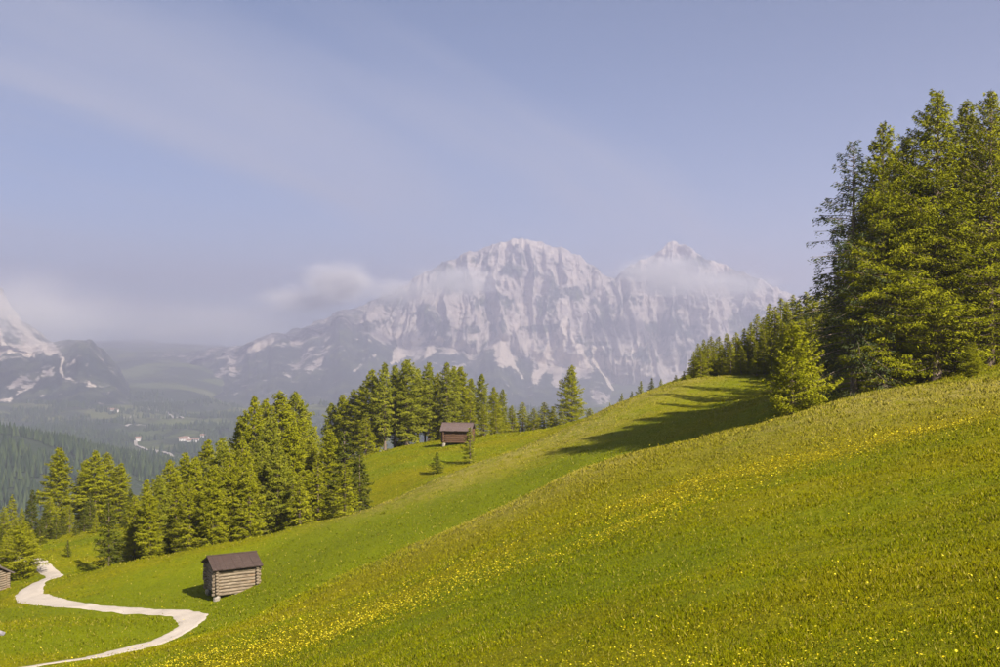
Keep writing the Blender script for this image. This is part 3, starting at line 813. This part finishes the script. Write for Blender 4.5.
for px, yt, d in ((882, 168, 109), (908, 158, 112), (852, 214, 107), (838, 238, 112)):
    tree('under_spruce', 0, px, yt, d, 'tall spruce hidden in the depth of the larch wood', 'spruce_tree', 'tall spruces deep in the larch wood', 0.8)
for i, (px, yt, d, w) in enumerate(((838, 286, 112, 0.9), (852, 262, 114, 0.95), (872, 250, 109, 1.0), (895, 244, 112, 1.0), (916, 250, 108, 1.0), (935, 262, 110, 1.0), (826, 300, 118, 0.9), (868, 282, 126, 1.0), (905, 262, 128, 1.0))):
    tree('under_spruce', i, px, yt, d, 'dark spruce in the shade beneath the tall larches', 'spruce_tree', 'shaded spruces under the tall larches', w)
tree('young_larch', 0, 972, 342, 76, 'small bright larch bush at the foot of the lush larches', 'larch_tree', None, 1.1)
tree('young_larch', 0, 792, 322, 76, 'bushy young larch standing alone on the meadow edge', 'larch_tree', None, 0.84, sink=0.35)
# crest spruces between the wood and the hilltop
cr = [(698, 348, 152), (704, 344, 154), (711, 341, 151), (719, 341, 153), (727, 338, 151), (736, 337, 149), (744, 333, 152), (751, 327, 148), (757, 319, 153), (763, 322, 145), (769, 308, 150), (775, 312, 142),
      (781, 302, 147), (787, 306, 140), (793, 299, 150), (799, 304, 138), (806, 296, 145), (812, 300, 136), (818, 296, 142), (825, 292, 138), (831, 298, 130), (741, 350, 143), (757, 346, 139), (822, 318, 124), (811, 322, 128), (714, 352, 149)]
cr += [(701, 352, 147), (708, 350, 148), (722, 349, 147), (731, 346, 146), (748, 340, 146), (764, 334, 140), (772, 330, 138), (783, 326, 134), (790, 318, 136), (800, 318, 132), (694, 356, 150), (738, 342, 150)]
for i, (px, yt, d) in enumerate(cr):
    yt -= 5
    tree('green_spruce', i, px, yt, d, ('low young spruce at the thin end of the hilltop row' if px < 748 and yt < 346 else 'stubby spruce standing before the hilltop row' if yt > 310 and d < 146 else 'tall slender spruce of the hilltop row next to the larch wood' if px > 800 else 'mid-height slender spruce inside the dense hilltop row'), 'spruce_tree', 'young spruces lined up on the hilltop', 1.15 if px > 745 else 1.4)
for i, (px, yt, d) in enumerate(((641, 381, 168), (652, 378, 170), (661, 379, 166), (632, 391, 172), (622, 393, 176), (676, 375, 164), (610, 404, 182), (684, 371, 158))):
    tree('sapling', i, px, yt, d, 'small spruce tip peeking over the hill crest', 'spruce_tree', 'little spruces peeking over the crest', 1.6)
# middle wood behind the upper hut
tree('larch', 2, 572, 364, 196, 'broad cone-shaped larch standing tallest at the end of the tree line', 'larch_tree', None, 1.05)
for i, (px, yt, d) in enumerate(((544, 402, 198), (553, 406, 194), (534, 408, 196), (523, 402, 200), (512, 405, 198), (590, 408, 200), (562, 410, 192), (503, 410, 192))):
    tree('green_spruce', i, px, yt, d, 'low bushy conifer filling the gap in the tree line', 'spruce_tree', 'low conifers beside the cone-shaped larch', 1.9)
for i, (px, yt, d) in enumerate(((331, 402, 190), (342, 394, 188), (354, 389, 190), (362, 385, 186), (372, 368, 185), (385, 362, 182), (395, 364, 188), (407, 359, 184), (418, 368, 192), (429, 361, 186), (438, 372, 196),
                                 (447, 362, 184), (454, 365, 188), (460, 366, 192), (471, 378, 194), (482, 373, 186), (494, 386, 190), (503, 389, 192), (378, 380, 196), (400, 378, 200), (425, 384, 200))):
    tree(('tall_larch', 'larch')[i % 3 == 1], i, px, yt, d, ('small slim larch tapering off the straight larch wood' if px > 480 else 'lower slim larch joining the straight wood to the thick wood' if px < 366 else 'full-skirted larch among the straight trunks behind the upper hut' if i % 3 == 1 else 'slim larch with bare lower trunk behind the upper hut'), 'larch_tree', 'straight larches behind the upper hay hut', 1.08)
for i, (px, yt, d) in enumerate(((470, 397, 178), (484, 405, 180), (496, 408, 182), (366, 412, 180), (436, 410, 186))):
    tree('green_spruce', i, px, yt, d, 'low bushy conifer growing at the foot of the straight larches', 'spruce_tree', 'low conifers under the straight larches', 1.4)
tree('sapling', 0, 470, 427, 146, 'small young spruce in front of the upper hay hut', 'spruce_tree', None, 1.35)
tree('sapling', 1, 437, 452, 140, 'tiny dark spruce in the meadow below the upper hay hut', 'spruce_tree', None, 1.6, 0.8)
# left wood behind the crest
LW = [('larch', 254, 394, 140), ('larch', 266, 398, 146), ('larch', 280, 389, 142), ('larch', 296, 391, 146), ('larch', 241, 414, 142), ('larch', 293, 420, 128), ('larch', 243, 436, 124), ('larch', 222, 437, 130),
      ('larch', 208, 438, 136), ('larch', 330, 428, 136), ('larch', 303, 405, 152), ('larch', 262, 440, 126), ('larch', 230, 450, 120), ('larch', 196, 456, 128), ('larch', 312, 436, 140), ('larch', 272, 416, 134),
      ('larch', 176, 470, 126), ('larch', 186, 452, 140), ('larch', 170, 458, 134), ('larch', 160, 474, 122), ('larch', 147, 478, 128), ('larch', 213, 464, 118), ('larch', 190, 480, 119), ('larch', 278, 446, 123),
      ('larch', 250, 462, 119), ('larch', 150, 492, 120), ('larch', 135, 494, 125)]
for i, (k, px, yt, d) in enumerate(LW):
    tree(k, i, px, yt, d, ('tall larch overtopping the thick wood behind the lower crest' if yt < 406 else 'low larch at the spruce-lined end of the thick wood' if px < 180 else 'front-row larch rooted along the grassy lower crest' if d < 129 else 'mid-height larch packed inside the thick wood'), 'larch_tree', 'thick larch wood behind the lower crest', 1.0)
for i, (px, yt, d) in enumerate(((318, 458, 122), (300, 470, 120), (345, 464, 120))):
    tree('green_spruce', i, px, yt, d, 'bright young conifer at the foot of the thick larch wood', 'spruce_tree', 'bright young conifers at the foot of the larch wood', 1.3)
tree('spruce', 0, 344, 430, 128, 'dark bushy spruce at the end of the thick larch wood', 'spruce_tree', None, 1.05)
tree('spruce', 1, 360, 446, 125, 'smaller dark spruce leaning against the bushy spruce', 'spruce_tree', None, 1.0)
tree('spruce', 0, 109, 498, 116, 'dark cone-shaped spruce on the meadow above the track bend', 'spruce_tree', None, 0.85)
tree('sapling', 1, 68, 540, 126, 'tiny spruce alone on the grass beyond the track', 'spruce_tree', None, 1.3)
# far left
tree('larch', 1, 60, 447, 172, 'tall stone pine with tiered branches above the left wood', 'pine_tree', None, 1.05)
for i, (px, yt, d) in enumerate(((95, 449, 174), (107, 451, 178), (121, 462, 176), (84, 460, 180))):
    tree('larch', i * 2, px, yt, d, 'rounded dense larch next to the tall stone pine', 'larch_tree', 'rounded larches next to the stone pine', 1.15)
for i, (px, yt, d) in enumerate(((12, 494, 150), (32, 489, 154), (4, 506, 144), (46, 505, 150), (22, 508, 146), (56, 514, 148), (-6, 500, 152), (40, 520, 142), (70, 504, 160), (84, 506, 156), (96, 512, 150), (125, 505, 150), (138, 512, 142), (76, 520, 150), (-14, 515, 140), (130, 488, 158), (14, 522, 134), (2, 528, 130), (32, 528, 134), (62, 512, 154), (50, 496, 160), (90, 492, 164))):
    tree('spruce' if i % 2 else 'green_spruce', i, px, yt, d, ('dark spruce in the mixed wood beyond the lower meadow' if i % 2 else 'light green conifer in the mixed wood beyond the lower meadow'), 'spruce_tree', 'mixed conifers beyond the lower meadow', 1.15)
tree('young_larch', 0, 22, 522, 119, 'leafy larch overhanging the track beside the hut at the edge', 'larch_tree', None, 1.1)
tree('young_larch', 0, 6, 534, 124, 'leafy larch right behind the grey-roofed hut', 'larch_tree', None, 1.0)

# ------------------------------------------------------------------ hay huts of stacked logs
M_LOG = mat_wood('weathered_logs', (0.085, 0.062, 0.042), (0.30, 0.245, 0.175), (0.18, 0.115, 0.065))
M_LOG2 = mat_wood('brown_logs', (0.06, 0.033, 0.021), (0.15, 0.088, 0.052), (0.10, 0.048, 0.027))
M_SHINGLE = mat_wood('grey_brown_boards', (0.042, 0.029, 0.025), (0.088, 0.061, 0.052), (0.058, 0.036, 0.031))
M_SHINGLE2 = mat_wood('silver_boards', (0.13, 0.105, 0.095), (0.21, 0.175, 0.165), (0.15, 0.115, 0.10))
M_SHINGLE3 = mat_wood('mauve_brown_boards', (0.085, 0.060, 0.055), (0.14, 0.105, 0.098), (0.10, 0.066, 0.060))
M_STONE = mat_simple('footing_stone', (0.20, 0.175, 0.14), (0.34, 0.30, 0.25), 4.0, 0.6, 0.05)
M_DARK = mat_simple('dark_core', (0.03, 0.022, 0.015), (0.05, 0.035, 0.02), 3.0, 0.3, 0.03)  # near-black colour for the core added inside the huts

def log_mesh(L, r, seed, m=8):
    rg = np.random.default_rng(seed)
    xs = np.linspace(-L / 2, L / 2, 6)
    pts = np.stack([xs, rg.normal(0, 0.012, 6), rg.normal(0, 0.012, 6)], 1)
    v, f = tube(pts, r * rg.uniform(0.90, 1.06, 6), m)
    n = len(v)
    c0, c1 = n, n + 1
    v = np.concatenate([v, pts[:1], pts[-1:]])
    k = np.arange(m)
    caps = np.concatenate([np.stack([np.full(m, c0), (k + 1) % m, k], 1), np.stack([np.full(m, c1), n - m + k, n - m + (k + 1) % m], 1)])
    return v, [f, caps]

def stone_mesh(seed, s):
    rg = np.random.default_rng(seed)
    v, f = box(-0.5, 0.5, -0.5, 0.5, -0.5, 0.5)
    import bmesh
    bm = bmesh.new(); bmesh.ops.create_icosphere(bm, subdivisions=1, radius=0.5)
    vv = np.array([q.co[:] for q in bm.verts]) * rg.uniform(0.75, 1.2, (len(bm.verts), 1)); ff = np.array([[q.index for q in p.verts] for p in bm.faces]); bm.free()
    return vv * np.array(s), ff

def hut(name_label, x, y, z, ang, L, Wd, H, rise, ov_e, ov_g, nlog, mlog, mroof, stones, group='log hay huts on the alp'):
    root = link('hay_hut', None, loc=(x, y, z), rot=(0, 0, ang), label=name_label, category='hut', group=group)
    r = H / nlog / 2 * 1.04
    ext = 0.22
    logsA = [make_mesh('log', *log_mesh(L + 2 * ext, r, 300 + i), mlog, None, True) for i in range(4)]
    logsB = [make_mesh('log', *log_mesh(Wd + 2 * ext, r, 310 + i), mlog, None, True) for i in range(4)]
    step = H / nlog
    for i in range(nlog):
        for s in (-1, 1):
            o = link('log', logsA[(i * 3 + (s > 0)) % 4], root, (random.uniform(-.05, .05), s * (Wd / 2 - r), (i + 0.5) * step), (random.uniform(-.5, .5), 0, 0 if i % 2 else math.pi))
            if i == nlog - 1: continue
            o = link('log', logsB[(i * 5 + (s > 0)) % 4], root, (s * (L / 2 - r), random.uniform(-.05, .05), (i + 1.0) * step), (0, 0, math.pi / 2))
    # gable logs
    ng = max(3, int(rise / step)); 
    for k in range(-1, ng):
        zc = H + (k + 1.0) * step
        wd = Wd * (1 - (zc - H + r) / rise) - 0.1
        if wd < 0.9: break
        gm = make_mesh('log', *log_mesh(wd, r * 0.95, 330 + k), mlog, None, True)
        for s in (-1, 1):
            link('log', gm, root, (s * (L / 2 - r), 0, zc), (0, 0, math.pi / 2))
    # solid dark core added inside, so that no daylight shows between the logs
    v, f = prism_gable(-L / 2 + 2.2 * r, L / 2 - 2.2 * r, -Wd / 2 + 2.2 * r, Wd / 2 - 2.2 * r, 0.15, H, H + rise - 0.25)
    link('dark_filling', make_mesh('dark_filling', v, f, M_DARK), root)
    # roof boards
    zr, hw = H + rise + 0.10, Wd / 2 + ov_e
    slope = rise / (Wd / 2); ze = zr - slope * hw
    nb = 11; x0 = -L / 2 - ov_g; bw = (L + 2 * ov_g) / nb
    ln = math.hypot(hw, zr - ze) ; a = math.atan2(zr - ze, hw)
    boards = []
    for i in range(3):
        v, f = box(-bw / 2 + 0.003, bw / 2 - 0.003, 0, ln + 0.03 * i, -0.03, 0.035)
        boards.append(make_mesh('roof_board', v, f, mroof))
    # under-boarding, then top boards a little proud of each other
    for s in (-1, 1):
        v = [(x0 + 0.05, 0, zr - 0.06), (-x0 - 0.05, 0, zr - 0.06), (-x0 - 0.05, s * (hw - 0.06), ze - 0.02), (x0 + 0.05, s * (hw - 0.06), ze - 0.02)]
        v = np.array(v + [(p[0], p[1], p[2] - 0.05) for p in v], float)
        f = np.array([(0, 1, 2, 3), (4, 5, 6, 7), (0, 1, 5, 4), (1, 2, 6, 5), (2, 3, 7, 6), (3, 0, 4, 7)])
        link('roof_lining', make_mesh('roof_lining', v, f, mroof), root)
        for i in range(nb):
            link('roof_board', boards[random.randrange(3)], root, (x0 + (i + 0.5) * bw, 0, zr + 0.010 * (i % 2)), (-a if s > 0 else -a, 0, 0 if s > 0 else math.pi))
    v, f = box(x0 - 0.03, -x0 + 0.03, -0.10, 0.10, zr + 0.03, zr + 0.10)
    link('ridge_beam', make_mesh('ridge_beam', v, f, mroof), root)
    for i, (sx, sy, sz) in enumerate(stones):
        v, f = stone_mesh(340 + i, (0.62, 0.55, sz))
        link('footing_stone', make_mesh('footing_stone', v, f, M_STONE), root, (sx * (L / 2 - 0.15), sy * (Wd / 2 - 0.15), -sz / 2 + 0.12))
    return root

hx, hy = -23.35, 93.4
hz = -22.35
hut('weathered log hay hut with brown board roof beside the gravel track', hx, hy, hz, math.radians(29), 3.75, 3.3, 2.35, 0.66, 0.40, 0.30, 9, M_LOG, M_SHINGLE,
    ((-1, -1, 0.9), (1, -1, 0.7), (-1, 1, 0.8), (1, 1, 0.6), (0, -1, 0.6)))
hx, hy = P(458, 440, 167)[:2]
hut('brown log hay hut with silvery roof in front of the straight larches', hx, hy, float(ground(hx, hy)) + 0.25, math.radians(-7), 4.3, 3.4, 2.0, 0.85, 0.4, 0.35, 8, M_LOG2, M_SHINGLE3,
    ((-1, -1, 0.9), (1, -1, 0.8), (-1, 1, 0.8), (1, 1, 0.7)))
hx, hy = P(-14, 592, 112)[:2]
hut('grey-roofed log hut beside the track under leafy larches', hx, hy, float(ground(hx, hy)) + 0.25, math.radians(-22), 3.2, 3.0, 1.9, 0.85, 0.4, 0.35, 8, M_LOG, M_SHINGLE2,
    ((-1, -1, 0.9), (1, -1, 0.8), (-1, 1, 0.8), (1, 1, 0.7)))

# small things in the lower meadow
x, y, z = ray_ground(0, 635)
v, f = stone_mesh(371, (0.9, 0.6, 0.45))
o = link('boulder', make_mesh('boulder', v, f, mat_simple('grey_boulder', (0.12, 0.11, 0.12), (0.24, 0.22, 0.23), 3.0, 0.6, 0.05)), None, (x, y, z + 0.10), label='small dark boulder lying in the lower meadow', category='rock')

# ------------------------------------------------------------------ grass and flowers (uncountable)
def ray_band(pts):
    return catmull([ray_ground(*p)[:2] for p in pts], 10)
BAND1 = ray_band([(210, 662), (285, 650), (355, 628), (418, 602), (467, 583), (523, 568), (565, 555), (600, 541), (660, 512), (720, 487), (800, 463), (860, 450), (905, 439)])
BAND3 = ray_band([(640, 505), (690, 489), (740, 478), (800, 465), (850, 454), (905, 440)])
BAND2 = ray_band([(300, 628), (380, 597), (456, 567), (500, 556), (560, 532)])
def band_d(x, y, B):
    d = np.full(x.shape, 1e9)
    for p in B: d = np.minimum(d, np.hypot(x - p[0], (y - p[1]) ))
    return d

def scatter(n, umax, d0, d1, rg, q=0.0):
    u = rg.uniform(-umax, umax, n)
    if q == 0: d = d0 * (d1 / d0) ** rg.random(n)
    else: d = (d0 ** q + (d1 ** q - d0 ** q) * rg.random(n)) ** (1 / q)
    return u * (d + 1.5), d

rg = np.random.default_rng(5)
x1, y1 = scatter(760000, 0.57, 8, 90, rg)
x2, y2 = scatter(220000, 0.56, 75, 210, rg, 1.0)
x = np.concatenate([x1, x2]); y = np.concatenate([y1, y2])
k = (np.abs(x) < 133) & (y < 205)
x, y = x[k], y[k]
dt_ = dist_to_track(x, y) if True else 0
k = (dt_ > 1.15 + 0.5 * np.abs(perlin(x, y, 2.0))) | (y < 55)
x, y = x[k], y[k]
clumpy = fbm(x / 1.3, y / 1.3, 4.4, 3)
k = rg.random(len(x)) < 0.85 + 0.5 * clumpy
x, y = x[k], y[k]; clumpy = clumpy[k]
n = len(x)
z = ground(x, y)
dist = np.hypot(x, y)
big = fbm(x / 6, y / 6, 6.6, 3)
hgt = np.maximum(0.048, np.minimum(0.0013 * dist, 0.10)) * rg.uniform(0.5, 1.6, n) * (1 + 0.5 * np.clip(clumpy, -0.5, 0.8)) * (1 + 0.2 * big)
hgt = np.minimum(hgt, 0.42)
wid = np.maximum(0.006, 0.00052 * dist) * rg.uniform(0.6, 1.4, n)
a = rg.uniform(0, 2 * np.pi, n); la = rg.uniform(0, 2 * np.pi, n); lm = rg.uniform(0.2, 1.3, n) * hgt
bx_, by_ = np.cos(a) * wid, np.sin(a) * wid
v = np.stack([np.stack([x - bx_, y - by_, z - 0.02], -1), np.stack([x + bx_, y + by_, z - 0.02], -1),
              np.stack([x + np.cos(la) * lm, y + np.sin(la) * lm, z + hgt], -1)], 1).reshape(-1, 3)
rnd = np.clip(rg.normal(0.42, 0.2, n) + 0.25 * big, 0, 1)
dr = np.clip(dry_mask(x, y) * 0.8 * (rg.random(n) < 0.6) + (rg.random(n) < 0.07), 0, 1)
link('grass', make_mesh('grass', v, np.arange(3 * n).reshape(-1, 3), mat_blade(), {'rnd': np.repeat(rnd, 3), 'dry': np.repeat(dr, 3), 'lush': np.repeat(lush_mask(x, y), 3)}), kind='stuff', label='short green meadow grass covering the slopes', category='grass')

rg = np.random.default_rng(6)
fx, fy = scatter(380000, 0.56, 7, 95, rg, 0.35)
b1 = band_d(fx, fy, BAND1); b2 = band_d(fx, fy, BAND2); b3 = band_d(fx, fy, BAND3)
wv = fbm(fx / 5, fy / 5, 1.4, 3)
dens = 1.6 * np.exp(-(b3 / 0.85) ** 2) + 1.15 * np.exp(-(b1 / (1.3 + 0.038 * fy)) ** 2) * (0.7 + 0.7 * wv) + 0.20 * np.exp(-(b2 / 1.5) ** 2) * (0.7 + wv) + 0.05 * np.exp(-(b1 / 6.0) ** 2) + 0.010 * (1 + 1.6 * wv) + 0.20 * smooth(28, 10, np.hypot(fx, fy)) * (1 + wv)
k = rg.random(len(fx)) < dens
fx, fy = fx[k], fy[k]; n = len(fx)
fz = ground(fx, fy); dist = np.hypot(fx, fy)
fs = np.maximum(0.0150, 0.00062 * dist) * rg.uniform(0.7, 1.3, n)
fh = rg.uniform(0.10, 0.22, n) + 0.0012 * dist
m = 5
ang = np.arange(m) * 2 * np.pi / m
a = ang[None] + rg.uniform(0, 6, n)[:, None]
tl = rg.normal(0, 0.35, (n, 2)); tl[:, 1] -= 0.35
cxr, cyr = np.cos(a) * fs[:, None], np.sin(a) * fs[:, None]
ring = np.stack([fx[:, None] + cxr, fy[:, None] + cyr, (fz + fh)[:, None] - (cxr * tl[:, :1] + cyr * tl[:, 1:]) * -1.0 + fs[:, None] * 0.35], -1)
cen = np.stack([fx, fy, fz + fh], -1)[:, None]
v = np.concatenate([ring, cen], 1).reshape(-1, 3)
b = np.arange(n)[:, None] * (m + 1)
f = np.stack([b + np.arange(m)[None], b + (np.arange(m)[None] + 1) % m, np.repeat(b + m, m, 1)], -1).reshape(-1, 3)
link('buttercups', make_mesh('buttercups', v, f, mat_flower(), {'rnd': np.repeat(rg.random(n), m + 1)}), kind='stuff', label='yellow buttercups strewn in bands over the slope', category='flowers')

# ------------------------------------------------------------------ air: haze box and clouds caught on the summits
def vol_mat(name, col, dens, aniso=0.0):
    t = NT(name)
    vn = t.node('ShaderNodeVolumePrincipled')
    vn.inputs['Color'].default_value = col + (1,)
    vn.inputs['Density'].default_value = dens
    vn.inputs['Anisotropy'].default_value = aniso
    t.l.new(vn.outputs[0], t.out.inputs['Volume'])
    return t, vn
t, vn = vol_mat('valley_haze', (0.77, 0.765, 0.96), 2.0e-4, 0.40)
v, f = box(-14500, 14500, -400, 15600, -820, 860)
link('haze', make_mesh('haze', v, f, t.m), kind='stuff', label='pale blue haze filling the valley air', category='haze')

def cloud(px, py, d, sx, sy, sz, dens, seed, label, scale=2.2, thr=0.42):
    t, vn = vol_mat('cloud_vapour', (0.99, 0.97, 0.97), 1.0, -0.1)
    p = t.obj()
    ln = t.node('ShaderNodeVectorMath', {'operation': 'LENGTH'}); t.l.new(p, ln.inputs[0])
    fall = t.rng(ln.outputs['Value'], 0.25, 0.98, 1.0, 0.0)
    off = t.node('ShaderNodeVectorMath', {'operation': 'ADD'}); t.l.new(p, off.inputs[0]); off.inputs[1].default_value = (seed, seed * 0.7, seed * 1.3)
    n = t.noise(off.outputs[0], scale, 6, 0.62)
    q = t.math('SUBTRACT', t.math('ADD', n, t.math('MULTIPLY', fall, 0.42)), thr + 0.20)
    q = t.math('MAXIMUM', t.math('MULTIPLY', q, 3.6), 0.0)
    t.l.new(t.math('MULTIPLY', t.math('MULTIPLY', q, fall), dens), vn.inputs['Density'])
    import bmesh
    bm = bmesh.new(); bmesh.ops.create_icosphere(bm, subdivisions=3, radius=1.0)
    me = bpy.data.meshes.new('cloud'); bm.to_mesh(me); bm.free(); me.materials.append(t.m)
    o = link('cloud', me, None, P(px, py, d), None, kind='stuff', label=label, category='cloud')
    o.scale = (sx, sy, sz)
    return o
cloud(338, 284, 7500, 430, 300, 230, 0.016, 3.0, 'white cloud clinging to the low shoulder of the massif', 2.6, 0.46)
cloud(300, 300, 7700, 520, 300, 170, 0.006, 4.4, 'ragged lower fringe of the shoulder cloud', 2.8, 0.44)
cloud(665, 276, 7650, 560, 260, 230, 0.013, 5.0, 'mist bank wrapped round the lesser summit', 2.8, 0.45)
cloud(720, 285, 7650, 620, 260, 170, 0.007, 6.2, 'thin mist trailing off the lesser summit', 2.6, 0.44)
cloud(455, 282, 7450, 520, 220, 190, 0.009, 8.0, 'thin mist drifting across the main cliffs', 2.8, 0.45)
cloud(395, 292, 7450, 420, 220, 160, 0.006, 9.5, 'mist joining the shoulder cloud to the main cliffs', 2.6, 0.44)
cloud(20, 312, 4600, 700, 300, 260, 0.0026, 11.0, 'mist veil over the top of the wooded mountain', 2.0, 0.40)
cloud(190, 322, 7700, 1600, 250, 300, 0.0018, 14.0, 'faint mist veil over the pass', 1.8, 0.40)
